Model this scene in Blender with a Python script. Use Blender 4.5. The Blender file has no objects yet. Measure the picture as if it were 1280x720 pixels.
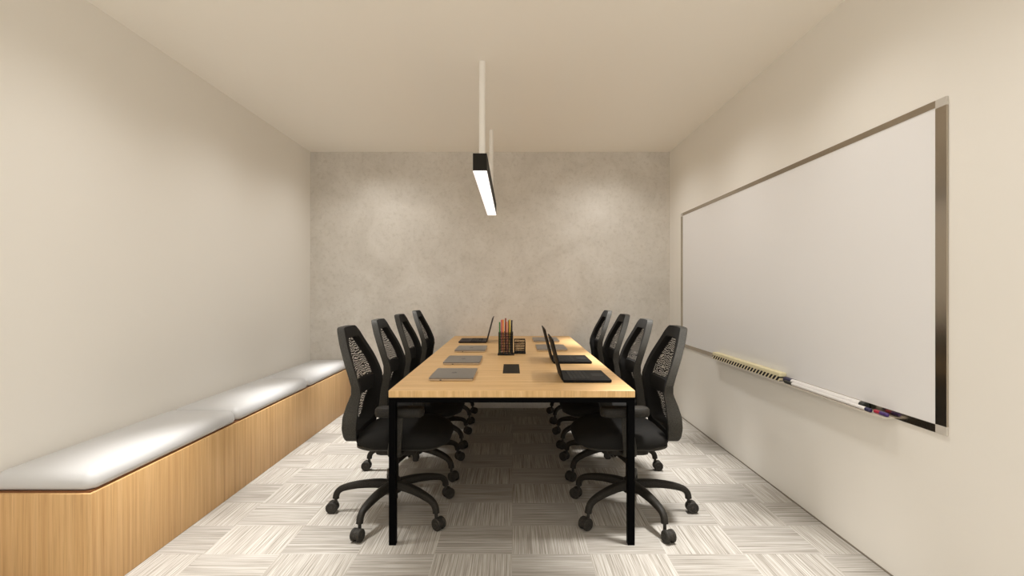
import bpy, bmesh, math, random
from mathutils import Vector, Matrix
random.seed(4)
PI = math.pi
col = bpy.context.scene.collection
scene = bpy.context.scene

# ------------------------------------------------------------------ materials
def new_mat(name, color, rough=0.5, metal=0.0, spec=0.5):
    m = bpy.data.materials.new(name); m.use_nodes = True
    b = m.node_tree.nodes['Principled BSDF']
    b.inputs['Base Color'].default_value = (*color, 1)
    b.inputs['Roughness'].default_value = rough
    b.inputs['Metallic'].default_value = metal
    b.inputs['Specular IOR Level'].default_value = spec
    return m

def nd(m, kind, **kw):
    n = m.node_tree.nodes.new(kind)
    for k, v in kw.items(): setattr(n, k, v)
    return n
def lk(m, a, b): m.node_tree.links.new(a, b)
def bsdf(m): return m.node_tree.nodes['Principled BSDF']

def mapped(m, scale, loc=(0, 0, 0)):
    tc = nd(m, 'ShaderNodeTexCoord'); mp = nd(m, 'ShaderNodeMapping')
    mp.inputs['Scale'].default_value = scale; mp.inputs['Location'].default_value = loc
    lk(m, tc.outputs['Object'], mp.inputs['Vector'])
    return mp.outputs['Vector']
def noise(m, vec, scale, detail=3, rough=0.5, dist=0.0):
    n = nd(m, 'ShaderNodeTexNoise')
    n.inputs['Scale'].default_value = scale; n.inputs['Detail'].default_value = detail
    n.inputs['Roughness'].default_value = rough; n.inputs['Distortion'].default_value = dist
    if vec is not None: lk(m, vec, n.inputs['Vector'])
    return n.outputs['Fac']
def ramp(m, fac, stops):
    r = nd(m, 'ShaderNodeValToRGB'); e = r.color_ramp.elements
    while len(e) < len(stops): e.new(0.5)
    for el, (p, c) in zip(e, stops): el.position = p; el.color = (*c, 1)
    lk(m, fac, r.inputs['Fac'])
    return r.outputs['Color']
def math_n(m, op, a, b=None, c=None):
    n = nd(m, 'ShaderNodeMath', operation=op)
    for i, v in enumerate((a, b, c)):
        if v is None: continue
        if isinstance(v, (int, float)): n.inputs[i].default_value = v
        else: lk(m, v, n.inputs[i])
    return n.outputs[0]
def mixc(m, fac, a, b, mode='MIX'):
    n = nd(m, 'ShaderNodeMix', data_type='RGBA', blend_type=mode)
    for i, v in ((0, fac), (6, a), (7, b)):
        if isinstance(v, (int, float)): n.inputs[i].default_value = v
        elif isinstance(v, tuple): n.inputs[i].default_value = (*v, 1)
        else: lk(m, v, n.inputs[i])
    return n.outputs[2]
def bump(m, h, strength, dist=0.01):
    b = nd(m, 'ShaderNodeBump'); b.inputs['Strength'].default_value = strength
    b.inputs['Distance'].default_value = dist
    lk(m, h, b.inputs['Height']); lk(m, b.outputs['Normal'], bsdf(m).inputs['Normal'])

M = {}
def paint(name, c, rough=0.75):
    m = new_mat(name, c, rough, spec=0.25)
    f = noise(m, mapped(m, (1, 1, 1)), 90, 3)
    bump(m, f, 0.03, 0.002)
    return m
M['wall'] = paint('beige_wall_paint', (0.85, 0.818, 0.757))
M['ceiling'] = paint('ceiling_paint', (0.95, 0.91, 0.835))

def plaster():
    m = new_mat('mottled_plaster', (0.55, 0.5, 0.43), 0.6, spec=0.3)
    v = mapped(m, (1, 1, 1))
    a = noise(m, v, 2.2, 8, 0.68, 0.6); b = noise(m, v, 28, 6, 0.75, 0.3); c = noise(m, v, 0.9, 3)
    base = ramp(m, a, [(0.30, (0.60, 0.56, 0.50)), (0.52, (0.68, 0.64, 0.58)), (0.72, (0.75, 0.715, 0.66))])
    fine = ramp(m, b, [(0.32, (0.87, 0.86, 0.84)), (0.5, (1, 1, 1)), (0.68, (1.0, 1.0, 1.0))])
    lk(m, mixc(m, 1.0, base, fine, 'MULTIPLY'), bsdf(m).inputs['Base Color'])
    bump(m, b, 0.06, 0.003)
    return m
M['plaster'] = plaster()

def wood(name, c0, c1, c2, scale, rough=0.45):
    """scale: coordinate scale; the small axis is the grain direction"""
    m = new_mat(name, c1, rough, spec=0.35)
    v = mapped(m, scale)
    a = noise(m, v, 1.0, 6, 0.62, 0.35)
    v2 = mapped(m, tuple(s * 4.3 for s in scale), (3, 5, 1)); b = noise(m, v2, 1.0, 4, 0.6)
    c = ramp(m, a, [(0.28, c0), (0.5, c1), (0.72, c2)])
    d = ramp(m, b, [(0.38, (0.87, 0.85, 0.82)), (0.5, (1, 1, 1))])
    lk(m, mixc(m, 1.0, c, d, 'MULTIPLY'), bsdf(m).inputs['Base Color'])
    bump(m, b, 0.05, 0.001)
    return m
M['bench_wood'] = wood('oak_vertical_grain', (0.53, 0.305, 0.125), (0.63, 0.39, 0.175), (0.71, 0.465, 0.23), (42, 42, 0.8))
M['bench_shadow_lid'] = wood('oak_shadow_lip', (0.16, 0.065, 0.025), (0.2, 0.08, 0.03), (0.24, 0.1, 0.04), (3, 60, 3))
M['table_top'] = wood('oak_table_top', (0.56, 0.34, 0.14), (0.64, 0.405, 0.18), (0.71, 0.475, 0.23), (1.1, 24, 4), 0.42)
M['table_edge'] = wood('oak_table_edge', (0.54, 0.33, 0.13), (0.66, 0.43, 0.19), (0.76, 0.53, 0.27), (34, 34, 1.5), 0.45)

def carpet():
    m = new_mat('carpet_tiles', (0.4, 0.37, 0.33), 0.95, spec=0.1)
    tc = nd(m, 'ShaderNodeTexCoord'); sp = nd(m, 'ShaderNodeSeparateXYZ')
    lk(m, tc.outputs['Object'], sp.inputs[0])
    X, Y = sp.outputs[0], sp.outputs[1]
    TX, TY = 0.362, 0.287
    yy = math_n(m, 'DIVIDE', math_n(m, 'SUBTRACT', Y, 2.395 - 20 * TY), TY)
    row = math_n(m, 'FLOOR', yy)
    # alternate rows are laid with a small running offset
    xx = math_n(m, 'DIVIDE', math_n(m, 'ADD', X, 20 * TX), TX)
    cell = math_n(m, 'FLOOR', xx)
    par = math_n(m, 'MODULO', math_n(m, 'ADD', row, cell), 2.0)      # 0 / 1
    cb = nd(m, 'ShaderNodeCombineXYZ'); lk(m, cell, cb.inputs[0]); lk(m, row, cb.inputs[1])
    wn = nd(m, 'ShaderNodeTexWhiteNoise', noise_dimensions='2D'); lk(m, cb.outputs[0], wn.inputs['Vector'])
    rnd = wn.outputs['Value']
    def stripes(along, across):
        c = nd(m, 'ShaderNodeCombineXYZ')
        lk(m, math_n(m, 'MULTIPLY', along, 3.0), c.inputs[0])
        lk(m, math_n(m, 'MULTIPLY', across, 190.0), c.inputs[1])
        lk(m, math_n(m, 'MULTIPLY', rnd, 37.0), c.inputs[2])
        return noise(m, c.outputs[0], 1.0, 3, 0.6)
    sx = stripes(Y, X)     # stripes run away from the camera
    sy = stripes(X, Y)     # stripes run across
    mx = nd(m, 'ShaderNodeMix', data_type='FLOAT')
    lk(m, par, mx.inputs[0]); lk(m, sx, mx.inputs[2]); lk(m, sy, mx.inputs[3])
    c = ramp(m, mx.outputs[0], [(0.28, (0.19, 0.168, 0.138)), (0.5, (0.36, 0.334, 0.295)), (0.72, (0.53, 0.505, 0.465))])
    tone = math_n(m, 'ADD', math_n(m, 'MULTIPLY', par, -0.09), 0.98)
    tone = math_n(m, 'ADD', tone, math_n(m, 'MULTIPLY', rnd, 0.08))
    cc = nd(m, 'ShaderNodeCombineColor')
    for i in range(3): lk(m, tone, cc.inputs[i])
    lk(m, mixc(m, 1.0, c, cc.outputs[0], 'MULTIPLY'), bsdf(m).inputs['Base Color'])
    bump(m, mx.outputs[0], 0.25, 0.004)
    return m
M['carpet'] = carpet()

def fabric(name, c, scale=400, rough=0.9):
    m = new_mat(name, c, rough, spec=0.2)
    f = noise(m, mapped(m, (1, 1, 1)), scale, 2)
    lk(m, ramp(m, f, [(0.35, tuple(x * 0.7 for x in c)), (0.65, tuple(x * 1.3 for x in c))]), bsdf(m).inputs['Base Color'])
    bump(m, f, 0.2, 0.002)
    return m
M['seat_fabric'] = fabric('black_seat_fabric', (0.010, 0.0092, 0.008))
M['chair_plastic'] = fabric('charcoal_plastic', (0.038, 0.035, 0.029), 250, 0.6)
M['base_plastic'] = fabric('dark_base_plastic', (0.019, 0.0165, 0.013), 200, 0.55)
M['caster_plastic'] = fabric('caster_plastic', (0.028, 0.025, 0.021), 200, 0.6)
M['steel_black'] = new_mat('black_powder_coat', (0.0008, 0.0008, 0.001), 0.6, spec=0.04)
M['vinyl'] = new_mat('white_vinyl', (0.55, 0.548, 0.545), 0.42, spec=0.4)
bump(M['vinyl'], noise(M['vinyl'], mapped(M['vinyl'], (1, 1, 1)), 260, 2), 0.03, 0.001)
M['board'] = new_mat('whiteboard_enamel', (0.86, 0.85, 0.845), 0.32, spec=0.35)
bump(M['board'], noise(M['board'], mapped(M['board'], (1, 1, 1)), 40, 2), 0.01, 0.001)
M['frame_metal'] = new_mat('brushed_frame_metal', (0.50, 0.45, 0.38), 0.2, 1.0)
M['corner_grey'] = new_mat('grey_corner_plastic', (0.55, 0.51, 0.45), 0.5)
M['rod_white'] = new_mat('white_rod', (0.90, 0.87, 0.82), 0.5)
M['lamp_black'] = new_mat('lamp_housing', (0.012, 0.0095, 0.006), 0.6, spec=0.2)
M['alu'] = new_mat('laptop_aluminium', (0.25, 0.24, 0.23), 0.3, 0.85)
bump(M['alu'], noise(M['alu'], mapped(M['alu'], (1, 1, 1)), 700, 1), 0.02, 0.0005)
M['alu_edge'] = new_mat('laptop_edge_aluminium', (0.72, 0.66, 0.58), 0.3, 0.6)
M['logo'] = new_mat('dark_logo', (0.03, 0.03, 0.03), 0.3)
M['laptop_black'] = new_mat('black_laptop_shell', (0.003, 0.0028, 0.003), 0.6, spec=0.15)
M['laptop_wine'] = new_mat('dark_wine_laptop_shell', (0.012, 0.005, 0.006), 0.5, spec=0.25)
M['screen'] = new_mat('switched_off_screen', (0.004, 0.004, 0.005), 0.15, spec=0.2)
M['key'] = new_mat('laptop_key', (0.009, 0.009, 0.009), 0.6, spec=0.25)
M['hatch'] = new_mat('cable_hatch_plastic', (0.012, 0.009, 0.005), 0.6, spec=0.12)
M['cream'] = new_mat('cream_eraser', (0.80, 0.72, 0.47), 0.6)
M['marker_white'] = new_mat('white_marker_body', (0.86, 0.84, 0.82), 0.4)
M['tray'] = new_mat('tray_beige', (0.66, 0.60, 0.52), 0.4)
M['floor_line'] = new_mat('dark_floor_line', (0.20, 0.17, 0.13), 0.8)

def felt():
    m = new_mat('striped_felt', (0.02, 0.02, 0.02), 0.9)
    tc = nd(m, 'ShaderNodeTexCoord'); sp = nd(m, 'ShaderNodeSeparateXYZ'); lk(m, tc.outputs['Object'], sp.inputs[0])
    s = math_n(m, 'ADD', sp.outputs[1], math_n(m, 'MULTIPLY', sp.outputs[2], 1.2))
    f = math_n(m, 'FRACT', math_n(m, 'MULTIPLY', s, 24.0))
    g = math_n(m, 'GREATER_THAN', f, 0.42)
    lk(m, mixc(m, g, (0.75, 0.66, 0.45), (0.012, 0.01, 0.01)), bsdf(m).inputs['Base Color'])
    return m
M['felt'] = felt()

def net(name, c, fz, fy, thr, dist=0.5):
    """open mesh: real holes between the threads"""
    m = new_mat(name, c, 0.7, spec=0.2)
    tc = nd(m, 'ShaderNodeTexCoord'); sp = nd(m, 'ShaderNodeSeparateXYZ'); lk(m, tc.outputs['Object'], sp.inputs[0])
    n = noise(m, tc.outputs['Object'], 16, 2)
    nn = math_n(m, 'MULTIPLY', math_n(m, 'SUBTRACT', n, 0.5), dist)
    hx = math_n(m, 'ADD', sp.outputs[1], sp.outputs[0])
    a = math_n(m, 'SINE', math_n(m, 'MULTIPLY', math_n(m, 'ADD', sp.outputs[2], math_n(m, 'MULTIPLY', nn, 0.06)), fz))
    b = math_n(m, 'SINE', math_n(m, 'MULTIPLY', math_n(m, 'ADD', hx, math_n(m, 'MULTIPLY', nn, 0.06)), fy))
    s = math_n(m, 'ADD', a, math_n(m, 'MULTIPLY', b, 0.6))
    hole = math_n(m, 'GREATER_THAN', s, thr)
    tr = nd(m, 'ShaderNodeBsdfTransparent'); mx = nd(m, 'ShaderNodeMixShader')
    out = m.node_tree.nodes['Material Output']
    lk(m, hole, mx.inputs[0]); lk(m, bsdf(m).outputs[0], mx.inputs[1]); lk(m, tr.outputs[0], mx.inputs[2])
    lk(m, mx.outputs[0], out.inputs['Surface'])
    return m
M['net'] = net('chair_back_net', (0.01, 0.009, 0.008), 2 * PI / 0.012, 2 * PI / 0.015, 0.45, 1.1)
M['wire_net'] = net('wire_net', (0.02, 0.017, 0.015), 2 * PI / 0.012, 2 * PI / 0.012, 0.15, 0.2)

def emis(name, c, s):
    m = new_mat(name, c, 0.4)
    b = bsdf(m); b.inputs['Emission Color'].default_value = (*c, 1); b.inputs['Emission Strength'].default_value = s
    return m
M['diffuser'] = emis('lit_diffuser', (0.93, 0.89, 0.90), 0.62)

# ------------------------------------------------------------------ mesh helpers
class MB:
    def __init__(self): self.bm = bmesh.new()
    def face(self, vs):
        try: return self.bm.faces.new(vs)
        except ValueError: return None
    def box(self, x0, x1, y0, y1, z0, z1, bev=0.0, seg=2):
        t = bmesh.new()
        bmesh.ops.create_cube(t, size=1)
        for v in t.verts:
            v.co = Vector(((x0 + x1) / 2 + v.co.x * (x1 - x0), (y0 + y1) / 2 + v.co.y * (y1 - y0), (z0 + z1) / 2 + v.co.z * (z1 - z0)))
        if bev: bmesh.ops.bevel(t, geom=list(t.edges), offset=bev, segments=seg, profile=0.6, affect='EDGES')
        self.merge(t); return self
    def merge(self, t, mat=None):
        me = bpy.data.meshes.new('tmp'); t.to_mesh(me); t.free()
        if mat is not None: me.transform(mat)
        self.bm.from_mesh(me); bpy.data.meshes.remove(me)
    def rings(self, loops, cap0=True, cap1=True):
        L = [[self.bm.verts.new(p) for p in lp] for lp in loops]
        n = len(L[0])
        for a, b in zip(L, L[1:]):
            for i in range(n): self.face((a[i], a[(i + 1) % n], b[(i + 1) % n], b[i]))
        if cap0: self.face(list(reversed(L[0])))
        if cap1: self.face(L[-1])
        return self
    def rod(self, p0, p1, r0, r1=None, n=16, bev=0.0):
        r1 = r0 if r1 is None else r1
        p0, p1 = Vector(p0), Vector(p1); d = (p1 - p0).normalized()
        a = d.orthogonal().normalized(); b = d.cross(a)
        def ring(p, r): return [p + (a * math.cos(2 * PI * i / n) + b * math.sin(2 * PI * i / n)) * r for i in range(n)]
        if bev:
            lp = [ring(p0, r0 - bev), ring(p0 + d * bev, r0), ring(p1 - d * bev, r1), ring(p1, r1 - bev)]
        else: lp = [ring(p0, r0), ring(p1, r1)]
        return self.rings(lp)
    def sweep(self, path, ws, hs, side, n=12, sq=0.7):
        """elliptical (slightly squared) section swept along a path lying in a plane whose normal is `side`"""
        P = [Vector(p) for p in path]; side = Vector(side).normalized(); loops = []
        for i, p in enumerate(P):
            t = (P[min(i + 1, len(P) - 1)] - P[max(i - 1, 0)]).normalized(); up = t.cross(side).normalized()
            lp = []
            for k in range(n):
                c, s = math.cos(2 * PI * k / n), math.sin(2 * PI * k / n)
                c = math.copysign(abs(c) ** sq, c); s = math.copysign(abs(s) ** sq, s)
                lp.append(p + side * c * ws[i] + up * s * hs[i])
            loops.append(lp)
        return self.rings(loops)
    def slab(self, x0, x1, y0, y1, r, prof, n=6, fz=None):
        loops = []
        for ins, z in prof:
            rr = max(r - ins, 0.004); lp = []
            for cx, cy, a0 in ((x1 - ins - rr, y1 - ins - rr, 0), (x0 + ins + rr, y1 - ins - rr, 90), (x0 + ins + rr, y0 + ins + rr, 180), (x1 - ins - rr, y0 + ins + rr, 270)):
                for k in range(n + 1):
                    a = math.radians(a0 + 90 * k / n)
                    x, y = cx + rr * math.cos(a), cy + rr * math.sin(a)
                    lp.append(Vector((x, y, z if fz is None else fz(x, y, z))))
            loops.append(lp)
        return self.rings(loops)
    def build(self, name, mat, parent=None, smooth=True, angle=35):
        bmesh.ops.recalc_face_normals(self.bm, faces=list(self.bm.faces))
        me = bpy.data.meshes.new(name); self.bm.to_mesh(me); self.bm.free()
        me.materials.append(mat)
        if smooth:
            me.shade_smooth(); me.set_sharp_from_angle(angle=math.radians(angle))
        o = bpy.data.objects.new(name, me); col.objects.link(o)
        if parent: o.parent = parent
        return o

def tag(o, label, cat, group=None):
    o['label'] = label; o['category'] = cat
    if group: o['group'] = group
    return o
def empty(name, loc=(0, 0, 0), rz=0.0):
    o = bpy.data.objects.new(name, None); col.objects.link(o)
    o.location = loc; o.rotation_euler = (0, 0, rz); o.empty_display_size = 0.1
    return o
def structure(o): o['kind'] = 'structure'; return o
def copy_tree(o, parent=None):
    c = o.copy(); col.objects.link(c)
    if parent: c.parent = parent
    for ch in list(o.children): copy_tree(ch, c)
    return c
def smoothpath(pts, k=6):
    P = [Vector(p) for p in pts]; out = []
    for i in range(len(P) - 1):
        a, b, c, d = P[max(i - 1, 0)], P[i], P[i + 1], P[min(i + 2, len(P) - 1)]
        for j in range(k):
            t = j / k
            out.append(0.5 * ((2 * b) + (c - a) * t + (2 * a - 5 * b + 4 * c - d) * t * t + (3 * b - a - 3 * c + d) * t ** 3))
    out.append(P[-1]); return out
def interp(tab, x):
    tab = sorted(tab)
    if x <= tab[0][0]: return tab[0][1]
    for (a, va), (b, vb) in zip(tab, tab[1:]):
        if x <= b:
            t = (x - a) / (b - a); return va + (vb - va) * t
    return tab[-1][1]

# ------------------------------------------------------------------ room
XL, XR, YB, YF, ZC = -2.10, 1.642, 5.33, -1.3, 2.665
structure(MB().box(XL - .1, XR + .1, YF - .1, YB + .1, -.1, 0).build('floor', M['carpet'], smooth=False))
structure(MB().box(XL - .1, XR + .1, YF - .1, YB + .1, ZC, ZC + .1).build('ceiling', M['ceiling'], smooth=False))
structure(MB().box(XL - .1, XL, YF, YB, 0, ZC).build('wall_left', M['wall'], smooth=False))
structure(MB().box(XR, XR + .1, YF, YB, 0, ZC).build('wall_right', M['wall'], smooth=False))
structure(MB().box(XL - .1, XR + .1, YB, YB + .1, 0, ZC).build('wall_back', M['plaster'], smooth=False))
# unseen piers and header behind the camera, around an opening added for fill light
b = MB(); b.box(XL - .1, XL + .25, YF - .1, YF, 0, ZC); b.box(XR - .25, XR + .1, YF - .1, YF, 0, ZC); b.box(XL + .25, XR - .25, YF - .1, YF, 2.58, ZC)
structure(b.build('wall_front', M['wall'], smooth=False))
b = MB()
for x in (XL + .25, -.25, XR - .29): b.box(x, x + .04, YF - .07, YF - .03, 0, 2.58)
structure(b.build('fill_opening_1', M['steel_black'], smooth=False))  # bars across the assumed opening that lets world light in
structure(MB().box(XR - .005, XR, YF, YB, 0, .006).build('floor_line_1', M['floor_line'], smooth=False))  # added dark strip draws the thin line at the wall foot; no real skirting

# ------------------------------------------------------------------ bench and cushions
bench = empty('storage_bench', (-1.888, 3.683, 0))
tag(bench, 'long low oak bench built along the left wall under white cushions', 'bench')
bx0, bx1, by0, by1 = -.21, .212, -1.645, 1.645
MB().box(bx0, bx1, by0, by1, 0, .424, .004, 2).build('bench_body', M['bench_wood'], bench)
MB().box(bx0, bx1 - .012, by0 + .012, by1, .424, .431).build('bench_shadow_lid', M['bench_shadow_lid'], bench, smooth=False)  # recessed top coloured dark brown to paint the shadow line under the cushions
ends = [2.045, 3.135, 4.232, 5.328]
cl = ['white vinyl seat cushion on the near end of the oak bench, closest of the three',
      'white vinyl seat cushion in the middle of the oak bench, between two others',
      'white vinyl seat cushion on the far end of the oak bench, against the plaster wall']
for i in range(3):
    y0, y1 = ends[i] + .003, ends[i + 1] - .003
    cy = (y0 + y1) / 2; h = (y1 - y0) / 2
    b = MB()
    prof = [(.020, 0), (.008, .003), (.001, .012), (0, .024), (.002, .040), (.008, .054), (.020, .066), (.038, .0745), (.065, .080), (.10, .082), (.15, .083)]
    b.slab(-.207, .212, -h, h, .045, prof, 8)
    o = b.build('seat_cushion', M['vinyl'], smooth=True, angle=80)
    o.location = (-1.891, cy, .431)
    tag(o, cl[i], 'cushion', 'white cushions on the bench')

# ------------------------------------------------------------------ table
table = empty('conference_table', (0, 3.885, 0))
tag(table, 'long oak-topped meeting table with square black legs between two rows of chairs', 'table')
TX0, TX1, TY0, TY1 = -.597, .595, -1.411, 1.440
tp = MB().box(TX0, TX1, TY0, TY1, .715, .75, .002, 1).build('tabletop', M['table_top'], table)
tp.data.materials.append(M['table_edge'])
for p in tp.data.polygons:
    if abs(p.normal.z) < .5: p.material_index = 1
L = .034
for sx in (0, 1):
    for sy in (0, 1):
        x0 = TX0 + .001 if sx == 0 else TX1 - .001 - L
        y0 = TY0 + .001 if sy == 0 else TY1 - .001 - L
        MB().box(x0, x0 + L, y0, y0 + L, 0, .715, .0015, 1).build('leg', M['steel_black'], table)
for sy in (0, 1):
    y0 = TY0 + .001 if sy == 0 else TY1 - .001 - L
    MB().box(TX0 + .001 + L, TX1 - .001 - L, y0, y0 + L, .691, .715).build('rail', M['steel_black'], table, smooth=False)
for sx in (0, 1):
    x0 = TX0 + .001 if sx == 0 else TX1 - .001 - L
    MB().box(x0, x0 + L, TY0 + .001 + L, TY1 - .001 - L, .691, .715).build('rail', M['steel_black'], table, smooth=False)
ht = MB().box(-.054, .046, -.915, -.55, .7480, .7502).build('cable_hatch', M['hatch'], table)
MB().box(-.045, .037, -.90, -.565, .7502, .7504).build('hatch_lid', M['hatch'], ht, smooth=False)

# ------------------------------------------------------------------ office chair (faces local +x)
BACK = [(.43, -.196), (.47, -.210), (.52, -.217), (.58, -.212), (.64, -.192), (.70, -.167), (.736, -.166), (.79, -.181), (.85, -.201), (.95, -.235), (1.03, -.258)]
THK = [(.43, .060), (.50, .076), (.58, .078), (.645, .064), (.72, .046), (.8, .042), (.9, .042), (1.0, .042), (1.03, .040)]
OUT = [(0, 1.034), (.06, 1.034), (.098, 1.031), (.122, 1.012), (.152, .967), (.185, .912), (.212, .858), (.227, .80), (.230, .75), (.223, .70), (.219, .64), (.219, .57), (.212, .51), (.190, .462), (.145, .438), (.08, .432), (0, .432)]
def wrap(y): return .030 * (y / .23) ** 2 - .030
def make_chair():
    r = empty('office_chair')
    half = smoothpath([(0, y, z) for y, z in OUT], 4)
    prof = [(p.y, p.z) for p in half] + [(-p.y, p.z) for p in reversed(half[1:-1])]
    # frame: a deep closed ring
    loops = []
    for y, z in prof:
        yi = y * .83; zi = .735 + (z - .735) * (.79 if z > .735 else .80)
        def pt(yy, zz, f, zr):   # f: 0 back .. 1 front
            return Vector((interp(BACK, zr) + wrap(yy) + interp(THK, zr) * f, yy, zz))
        ym, zm = y * .992, .735 + (z - .735) * .992
        loops.append([pt(ym, zm, 0.0, z), pt(y, z, .06, z), pt(y, z, .94, z), pt(ym, zm, 1.0, z), pt(yi * 1.02, .735 + (zi - .735) * 1.02, 1.0, zi), pt(yi, zi, .85, zi), pt(yi, zi, .0, zi)])
    b = MB(); n = len(loops[0]); Lv = [[b.bm.verts.new(p) for p in lp] for lp in loops]
    for i in range(len(Lv)):
        a, c = Lv[i], Lv[(i + 1) % len(Lv)]
        for k in range(n): b.face((a[k], a[(k + 1) % n], c[(k + 1) % n], c[k]))
    fr = b.build('backrest_frame', M['seat_fabric'], r, angle=30)
    fr.data.materials.append(M['chair_plastic'])
    for i, p in enumerate(fr.data.polygons):
        if i % n in (0, 1): p.material_index = 1
    # mesh panel
    b = MB(); rows = []
    zs = [.735 + (z - .735) * .81 for z in (1.033, 1.0, .96, .92, .88, .84, .8, .76, .72, .68, .64, .60, .56, .52, .48, .44)]
    for z in zs:
        zo = .735 + (z - .735) / .81
        w = interp([(a.z, a.y) for a in half], min(max(zo, .441), 1.032)) * .85
        w = max(w, .06)
        rows.append([b.bm.verts.new((interp(BACK, z) + wrap(w * t) + .006, w * t, z)) for t in [i / 8 - 1 for i in range(17)]])
    for ra, rb in zip(rows, rows[1:]):
        for i in range(16): b.face((ra[i], ra[i + 1], rb[i + 1], rb[i]))
    b.build('backrest_mesh', M['net'], r)
    # lumbar bar across the back of the mesh
    b = MB(); P = [(interp(BACK, .70) + wrap(y) + .004, y, .700) for y in [i / 10 * .2 for i in range(-10, 11)]]
    lp = []
    for p in P:
        hh = .046; lp.append([Vector((p[0] - .006, p[1], p[2] - hh)), Vector((p[0] + .010, p[1], p[2] - hh + .006)), Vector((p[0] + .014, p[1], p[2])), Vector((p[0] + .010, p[1], p[2] + hh - .006)), Vector((p[0] - .006, p[1], p[2] + hh))])
    b.rings(lp); b.build('lumbar_support', M['seat_fabric'], r)
    # bracket from the mechanism to the back
    path = smoothpath([(-.03, 0, .400), (-.13, 0, .398), (-.20, 0, .415), (-.222, 0, .46), (-.224, 0, .53), (-.215, 0, .60), (-.19, 0, .67)], 4)
    k = len(path)
    MB().sweep(path, [.05 - .02 * i / k for i in range(k)], [.011] * k, (0, 1, 0)).build('back_bracket', M['chair_plastic'], r)
    # seat
    def fz(x, y, z):
        f = max(0, (x - .12) / .2); s = max(0, abs(y) - .12) / .12; bk = min(1, max(0, (-.05 - x) / .12)) ** 1.5
        return z - .035 * f * f * (z - .40) / .1 - .006 * s * s - .034 * bk * max(z - .43, 0) / .07
    b = MB()
    b.slab(-.178, .322, -.245, .245, .15, [(.05, .420), (.02, .424), (.004, .438), (0, .458), (.004, .478), (.016, .494), (.04, .504), (.08, .507), (.14, .504), (.2, .503)], 8, fz)
    seat = b.build('seat', M['seat_fabric'], r, angle=70)
    b = MB(); b.slab(-.168, .285, -.215, .215, .10, [(.06, .398), (.02, .402), (0, .412), (.0, .424)], 8)
    b.build('seat_shell', M['chair_plastic'], r)
    # armrests
    for s in (-1, 1):
        b = MB()
        b.slab(-.032, .215, s * .275 - .042, s * .275 + .042, .036, [(.016, .600), (.004, .606), (0, .618), (.001, .638), (.008, .647), (.022, .651)], 6)
        arm = b.build('armrest', M['base_plastic'], r)
        b = MB(); path = smoothpath([(.06, s * .14, .392), (.06, s * .235, .395), (.063, s * .270, .425), (.072, s * .277, .50), (.082, s * .275, .606)], 5)
        k = len(path); b.sweep(path, [.040 - .012 * i / k for i in range(k)], [.012] * k, (1, 0, 0))
        b.build('armrest_post', M['chair_plastic'], arm)
    # mechanism, knob, lever
    b = MB(); b.slab(-.09, .14, -.085, .085, .03, [(.03, .335), (.006, .345), (0, .365), (0, .400)], 5)
    mech = b.build('tilt_mechanism', M['base_plastic'], r)
    MB().rod((.125, -.03, .296), (.125, -.03, .350), .017, n=16, bev=.003).build('tension_knob', M['base_plastic'], mech)
    b = MB(); b.rod((.02, -.07, .37), (.04, -.215, .365), .006, n=10); b.rod((.04, -.205, .365), (.045, -.25, .362), .011, n=12, bev=.003)
    b.build('height_lever', M['base_plastic'], mech)
    # column
    b = MB(); b.rod((0, 0, .18), (0, 0, .30), .025, n=20, bev=.002); b.rod((0, 0, .29), (0, 0, .345), .017, n=16); b.rod((0, 0, .078), (0, 0, .13), .020, n=20, bev=.003)
    b.build('gas_column', M['base_plastic'], r)
    # five-star base
    b = MB(); b.rod((0, 0, .118), (0, 0, .196), .044, .036, n=24, bev=.006); hub = b.build('base_hub', M['base_plastic'], r)
    for k in range(5):
        a = math.radians(180 + 72 * k); u = Vector((math.cos(a), math.sin(a), 0)); s = Vector((-u.y, u.x, 0))
        rz = smoothpath([(.025, 0, .160), (.10, 0, .163), (.18, 0, .158), (.25, 0, .146), (.295, 0, .131), (.317, 0, .108), (.323, 0, .080)], 4)
        n = len(rz); path = [u * p.x + Vector((0, 0, p.z)) for p in rz]
        ws = [.026 - .010 * min(1, i / (n * .7)) for i in range(n)]; hs = [.026 - .009 * min(1, i / (n * .6)) for i in range(n)]
        MB().sweep(path, ws, hs, s, 14).build('base_leg', M['base_plastic'], r)
        c = u * (.290 if k == 4 else .342); b = MB()
        b.rod(u * .323 + Vector((0, 0, .050)), u * .323 + Vector((0, 0, .088)), .0085, n=12)
        lp = []
        for side in (-.009, .009):
            lp.append([c + s * side + u * (.030 * math.cos(t)) + Vector((0, 0, .0315 + .030 * math.sin(t))) for t in [PI * q / 10 for q in range(-1, 12)]])
        b.rings(lp)
        cast = b.build('caster', M['caster_plastic'], r)
        for side in (-1, 1):
            p = c + Vector((0, 0, .0315)); b = MB()
            b.rod(p + s * side * .0075, p + s * side * .026, .0315, n=24, bev=.004)
            b.rod(p + s * side * .024, p + s * side * .0285, .012, n=16, bev=.002)
            b.build('caster_wheel', M['caster_plastic'], cast)
    return r

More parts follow.
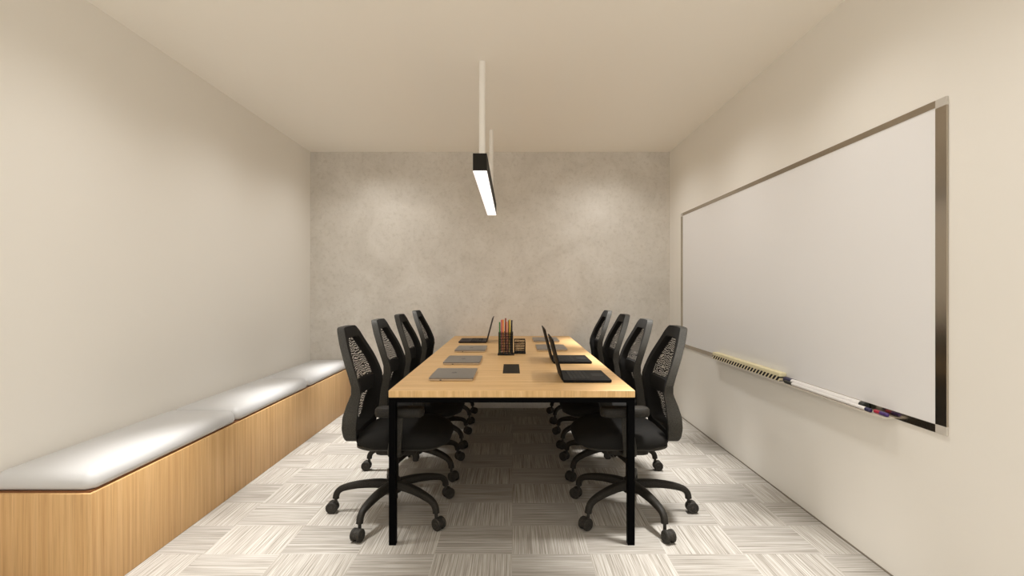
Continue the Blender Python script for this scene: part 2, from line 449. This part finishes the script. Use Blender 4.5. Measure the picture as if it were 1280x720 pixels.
proto = make_chair()
ys = [2.841, 3.506, 4.17, 4.90]
ordn = ['nearest chair of the left row, beside the near left table leg',
        'second chair from the front in the left row',
        'third chair from the front in the left row',
        'farthest chair of the left row, nearest the plaster wall']
first = True
for side in (-1, 1):
    for i, y in enumerate(ys):
        o = proto if first else copy_tree(proto)
        first = False
        # some casters have swivelled: those between neighbours point inwards
        for c in o.children:
            if c.name.startswith('caster'):
                m = sum((v.co for v in c.data.vertices), Vector()) / len(c.data.vertices)
                d = math.degrees(math.atan2(m.y, m.x)) % 360
                if (abs(d - 252) < 10 and (i or side > 0)) or (abs(d - 108) < 10 and i == 0 and side > 0):
                    a = math.radians(252 if d > 180 else 108); p = Matrix.Translation((.323 * math.cos(a), .323 * math.sin(a), 0))
                    c.matrix_basis = p @ Matrix.Rotation(PI, 4, 'Z') @ p.inverted()
        o.location = (side * .654 + (0 if side < 0 else .002), y, 0)
        o.rotation_euler = (0, 0, 0 if side < 0 else PI)
        t = ordn[i] if side < 0 else ordn[i].replace('left row', 'right row').replace('left table leg', 'right table leg')
        tag(o, 'black mesh-back office chair, ' + t, 'chair', 'mesh-back office chairs around the table')

# ------------------------------------------------------------------ whiteboard
wb = empty('whiteboard', (XR - .0005, 3.44, .687))
tag(wb, 'large whiteboard with a metal frame mounted on the right wall', 'whiteboard')
W, H = 1.515, 1.280     # half length, height
MB().box(-.005, 0, -W + .04, W - .04, .02, H - .02).build('writing_surface', M['board'], wb, smooth=False)
for s in (-1, 1):
    y0, y1 = (-W, -W + .051) if s < 0 else (W - .051, W)
    MB().box(-.008, 0, y0, y1, .033, H - .033).build('frame_rail', M['frame_metal'], wb, smooth=False)
    for z0, z1 in ((0, .033), (H - .033, H)):
        MB().box(-.0088, 0, y0, y1, z0, z1, .001, 1).build('frame_corner', M['corner_grey'], wb)
for z0, z1 in ((0, .031), (H - .027, H)):
    MB().box(-.008, 0, -W + .051, W - .051, z0, z1).build('frame_rail', M['frame_metal'], wb, smooth=False)
b = MB(); b.box(-.060, -.0085, -1.255, .66, 0, .004); b.box(-.060, -.058, -1.255, .66, .004, .006)
b.build('pen_tray', M['tray'], wb, smooth=False)

tz = .6915
er = empty('whiteboard_eraser', (1.611, 3.55, tz))
tag(er, 'long cream board eraser with black striped felt on the whiteboard tray', 'eraser')
MB().box(-.022, .020, -.51, .51, .026, .050, .006, 3).build('eraser_body', M['cream'], er)
MB().box(-.0215, .018, -.505, .505, 0, .027).build('felt_pad', M['felt'], er, smooth=False)

def marker(x, y0, y1, z, r, body, capnear, capfar, lab, capl=(.035, .08)):
    o = empty('whiteboard_marker', (x, (y0 + y1) / 2, z)); h = (y1 - y0) / 2
    tag(o, lab, 'marker', 'markers on the whiteboard tray')
    MB().rod((0, -h + capl[0], r), (0, h - capl[1], r), r * .92, n=20, bev=.001).build('barrel', body, o)
    c = MB().rod((0, -h, r), (0, -h + capl[0], r), r, n=20, bev=.003).build('cap', capnear, o)
    MB().rod((0, h - capl[1], r), (0, h, r), r, n=20, bev=.003).build('end_plug', capfar, o)
    return o
mk_black = new_mat('black_cap', (0.02, 0.022, 0.016), .4); mk_navy = new_mat('navy_cap', (0.02, 0.018, 0.07), .4)
mk_red = new_mat('red_marker', (0.45, 0.02, 0.05), .4); mk_purple = new_mat('purple_cap', (0.07, 0.03, 0.17), .4)
marker(1.6165, 2.336, 3.03, tz, .0155, M['marker_white'], mk_black, mk_navy, 'long white marker with a black cap, lying against the whiteboard')
marker(1.5935, 2.272, 2.99, tz, .0090, M['marker_white'], mk_navy, mk_black, 'long white marker with a navy cap, at the front of the tray')
marker(1.6080, 2.190, 2.268, tz, .0085, mk_red, mk_purple, mk_red, 'short red marker with a purple cap at the near end of the tray', (.046, .005))

# ------------------------------------------------------------------ pendant lamp
lamp = empty('pendant_lamp', (-.187, 3.875, ZC))
tag(lamp, 'long black linear pendant lamp hung on two white rods over the table', 'lamp')
z0, z1 = 1.925 - ZC, 2.030 - ZC
b = MB(); b.box(-.041, .041, -.895, .895, z0 + .004, z1, .001, 1); b.build('lamp_housing', M['lamp_black'], lamp)
MB().box(-.0405, .0405, -.893, .893, z0, z0 + .006).build('diffuser', M['diffuser'], lamp, smooth=False)
for y in (-.665, .72):
    rd = MB().rod((0, y, z1), (0, y, 0), .0195, n=20).build('suspension_rod', M['rod_white'], lamp)
    MB().rod((0, y, -.006), (0, y, 0), .022, n=24, bev=.002).build('ceiling_cap', M['rod_white'], rd)

# ------------------------------------------------------------------ laptops: local x points from the user side to the hinge
def apple(size):
    """rounded fruit mark with a bite and a leaf, flat polygon points"""
    pts = []
    for k in range(48):
        a = 2 * PI * k / 48
        rr = 1 - .10 * math.exp(-((a - PI / 2) / .28) ** 2) - .06 * math.exp(-((a - 3 * PI / 2) / .25) ** 2)
        x, y = rr * math.cos(a) * .92, rr * math.sin(a)
        d = math.hypot(x - 1.22, y - .12)
        if d < .48: x, y = 1.22 + (x - 1.22) * .48 / d, .12 + (y - .12) * .48 / d
        pts.append((x * size, y * size))
    leaf = [(size * (.05 + .28 * math.cos(t) * .8 + .1), size * (1.28 + .28 * math.sin(t) * .9 + .2 * math.cos(t))) for t in [2 * PI * k / 12 for k in range(12)]]
    return pts, leaf
def closed_laptop():
    r = empty('closed_laptop')
    MB().slab(-.119, .119, -.170, .170, .012, [(.010, .0), (.003, .003), (0, .008), (0, .0105)], 5).build('laptop_base', M['alu_edge'], r)
    lid = MB().slab(-.119, .119, -.170, .170, .012, [(.001, .0115), (0, .013), (0, .0165), (.002, .0178), (.005, .018)], 5).build('laptop_lid', M['alu'], r)
    b = MB()
    for pts in apple(.017):
        # mark stands upright as read from the near side
        b.rings([[Vector((x, y, z)) for x, y in pts] for z in (.0180, .0184)])
    b.build('lid_logo', M['logo'], lid, smooth=False)
    MB().box(-.060, -.050, -.1705, -.166, .004, .0085).build('port', M['logo'], r, smooth=False)
    return r
cp = closed_laptop()
spots = [(-.325, 2.89, 0, 'closed silver laptop nearest the camera on the left side of the table'),
         (-.327, 3.465, 0, 'closed silver laptop second from the front on the left side of the table'),
         (-.326, 4.12, 0, 'closed silver laptop third from the front on the left, next to the open one'),
         (.318, 4.19, PI, 'closed silver laptop right behind the two open black laptops on the right side'),
         (.316, 4.84, PI, 'closed silver laptop at the far right end of the table')]
for i, (x, y, rz, lab) in enumerate(spots):
    o = cp if i == 0 else copy_tree(cp)
    o.location = (x, y, .75); o.rotation_euler = (0, 0, rz)
    tag(o, lab, 'laptop', 'closed laptops on the table')

def open_laptop(shell):
    r = empty('open_laptop')
    base = MB().slab(-.127, .127, -.165, .165, .010, [(.006, 0), (0, .004), (0, .013), (.002, .015)], 5).build('laptop_base', shell, r)
    b = MB()
    for row in range(5):
        nk = 13; w = .28 / nk
        for k in range(nk):
            y = -.14 + k * w; x = .085 - row * .0215
            b.box(x - .018, x, y + .0015, y + w - .0015, .0150, .0164)
    b.build('keyboard', M['key'], base, smooth=False)
    MB().box(-.108, -.045, -.05, .05, .0150, .0154).build('touchpad', M['key'], base, smooth=False)
    # lid leaning back from the hinge
    ang = math.radians(14.5); ux, uz = math.sin(ang), math.cos(ang)
    T = Matrix.Translation((.124, 0, .013)) @ Matrix.Rotation(ang, 4, 'Y')
    t = MB(); t.slab(-.0, .0065, -.165, .165, .002, [(0, 0), (0, .222)], 2)
    t.bm.transform(T); lid = t.build('laptop_lid', shell, r)
    t = MB(); t.box(-.0008, .0002, -.156, .156, .012, .213); t.bm.transform(T); t.build('screen', M['screen'], lid, smooth=False)
    t = MB(); t.rod((0.003, -.12, .000), (0.003, .12, .000), .006, n=12); t.bm.transform(T); t.build('hinge', shell, lid)
    return r
ol = open_laptop(M['laptop_black'])
ol.location = (.395, 2.835, .75); ol.rotation_euler = (0, 0, PI)
tag(ol, 'open black laptop nearest the camera on the right side of the table', 'laptop', 'open laptops on the table')
o = copy_tree(ol); o.location = (.398, 3.515, .75)
tag(o, 'open black laptop second from the front on the right side of the table', 'laptop', 'open laptops on the table')
o = open_laptop(M['laptop_wine']); o.location = (-.358, 4.79, .75)
tag(o, 'open dark laptop at the far left end of the table', 'laptop', 'open laptops on the table')

# ------------------------------------------------------------------ desk organiser with pens
org = empty('desk_organizer', (0, 3.86, .75))
tag(org, 'black wire mesh desk organizer with a tall pen cup standing mid-table', 'organizer')
b = MB(); b.box(-.106, .017, -.092, .03, 0, .008, .002, 1); b.box(.017, .104, 0.0, .14, 0, .008, .002, 1)
b.build('organizer_base', M['lamp_black'], org)
def netbox(x0, x1, y0, y1, z0, z1, zf):
    b = MB(); v = [b.bm.verts.new(p) for p in ((x0, y0, z0), (x1, y0, z0), (x1, y1, z0), (x0, y1, z0), (x0, y0, zf), (x1, y0, zf), (x1, y1, z1), (x0, y1, z1))]
    for f in ((0, 1, 5, 4), (1, 2, 6, 5), (2, 3, 7, 6), (3, 0, 4, 7)): b.face([v[i] for i in f])
    return b
def rim(x0, x1, y0, y1, z1, zf, r=.003):
    b = MB(); c = [(x0, y0, zf), (x1, y0, zf), (x1, y1, z1), (x0, y1, z1)]
    for i in range(4): b.rod(c[i], c[(i + 1) % 4], r, n=8)
    for i in range(4): b.rod(c[i], (c[i][0], c[i][1], .006), r * .7, n=8)
    return b
cup = netbox(-.098, .006, -.085, .015, .008, .165, .165).build('pen_cup', M['wire_net'], org, smooth=False)
rim(-.098, .006, -.085, .015, .165, .165).build('cup_rim', M['lamp_black'], cup)
tr = netbox(.018, .100, .008, .13, .008, .100, .085).build('clip_box', M['wire_net'], org, smooth=False)
rim(.018, .100, .008, .13, .100, .085).build('box_rim', M['lamp_black'], tr)
pens = [('green', (.05, .20, .045), -.088, .235, -.004, -.05), ('pink', (.65, .16, .17), -.076, .250, -.002, -.02),
        ('orange', (.80, .27, .06), -.062, .254, -.004, -.06), ('dark red', (.25, .05, .03), -.050, .262, .002, -.01),
        ('salmon', (.75, .30, .20), -.037, .238, .0, -.055), ('brown', (.28, .14, .05), -.028, .246, .004, -.02),
        ('yellow', (.66, .50, .06), -.014, .254, -.002, -.045), ('dark green', (.03, .05, .02), .0, .200, -.002, -.02),
        ('black', (.015, .015, .013), -.011, .250, .010, -.06)]
for nme, c, x, h, lean, dy in pens:
    pm = new_mat(nme.replace(' ', '_') + '_pen', c, .4)
    b = MB(); p0 = Vector((0, 0, 0)); p1 = Vector((lean, .006, h)); d = (p1 - p0)
    b.rod(p0, p0 + d * .06, .0015, .0055, n=12); b.rod(p0 + d * .06, p1, .0058, n=12, bev=.0015)
    o = b.build('pen', pm); o.location = (x, 3.86 + dy, .7585)
    tag(o, nme + ' coloured pen standing in the wire mesh cup on the table', 'pen', 'pens in the mesh cup')

NARROW, WIDE, SKY = 280, 17, 1.2
# ------------------------------------------------------------------ lights: two rows of ceiling downlights
for x in (-1.28, .91):
    for y in (-.2, 1.05, 2.32, 3.58, 4.72):
        for e, a, bl in ((NARROW, 38, 1.0), (WIDE, 150, .9)):
            ld = bpy.data.lights.new('downlight', 'SPOT')
            ld.energy = e; ld.color = (1.0, .985, .965); ld.spot_size = math.radians(a); ld.spot_blend = bl
            ld.shadow_soft_size = .10
            lo = bpy.data.objects.new('downlight', ld); lo.location = (x, y, ZC - .03); col.objects.link(lo)

w = bpy.data.worlds.new('world'); scene.world = w; w.use_nodes = True
w.node_tree.nodes['Background'].inputs[0].default_value = (1, .965, .91, 1)
w.node_tree.nodes['Background'].inputs[1].default_value = SKY

# ------------------------------------------------------------------ camera
cd = bpy.data.cameras.new('camera'); cam = bpy.data.objects.new('camera', cd); col.objects.link(cam)
cd.sensor_width = 36; cd.lens = 18; cd.clip_start = .05
cam.location = (0, 0, 1.241); cam.rotation_euler = (PI / 2, 0, 0); cd.shift_y = 1 / 1280
scene.camera = cam
scene.view_settings.view_transform = 'Standard'; scene.view_settings.look = 'None'
scene.view_settings.exposure = 0.65; scene.view_settings.gamma = 1.0; scene.view_settings.use_curve_mapping = False
scene.cycles.max_bounces = 10; scene.cycles.diffuse_bounces = 6; scene.cycles.transparent_max_bounces = 12
scene.cycles.use_denoising = True
scene.cycles.sample_clamp_indirect = 5
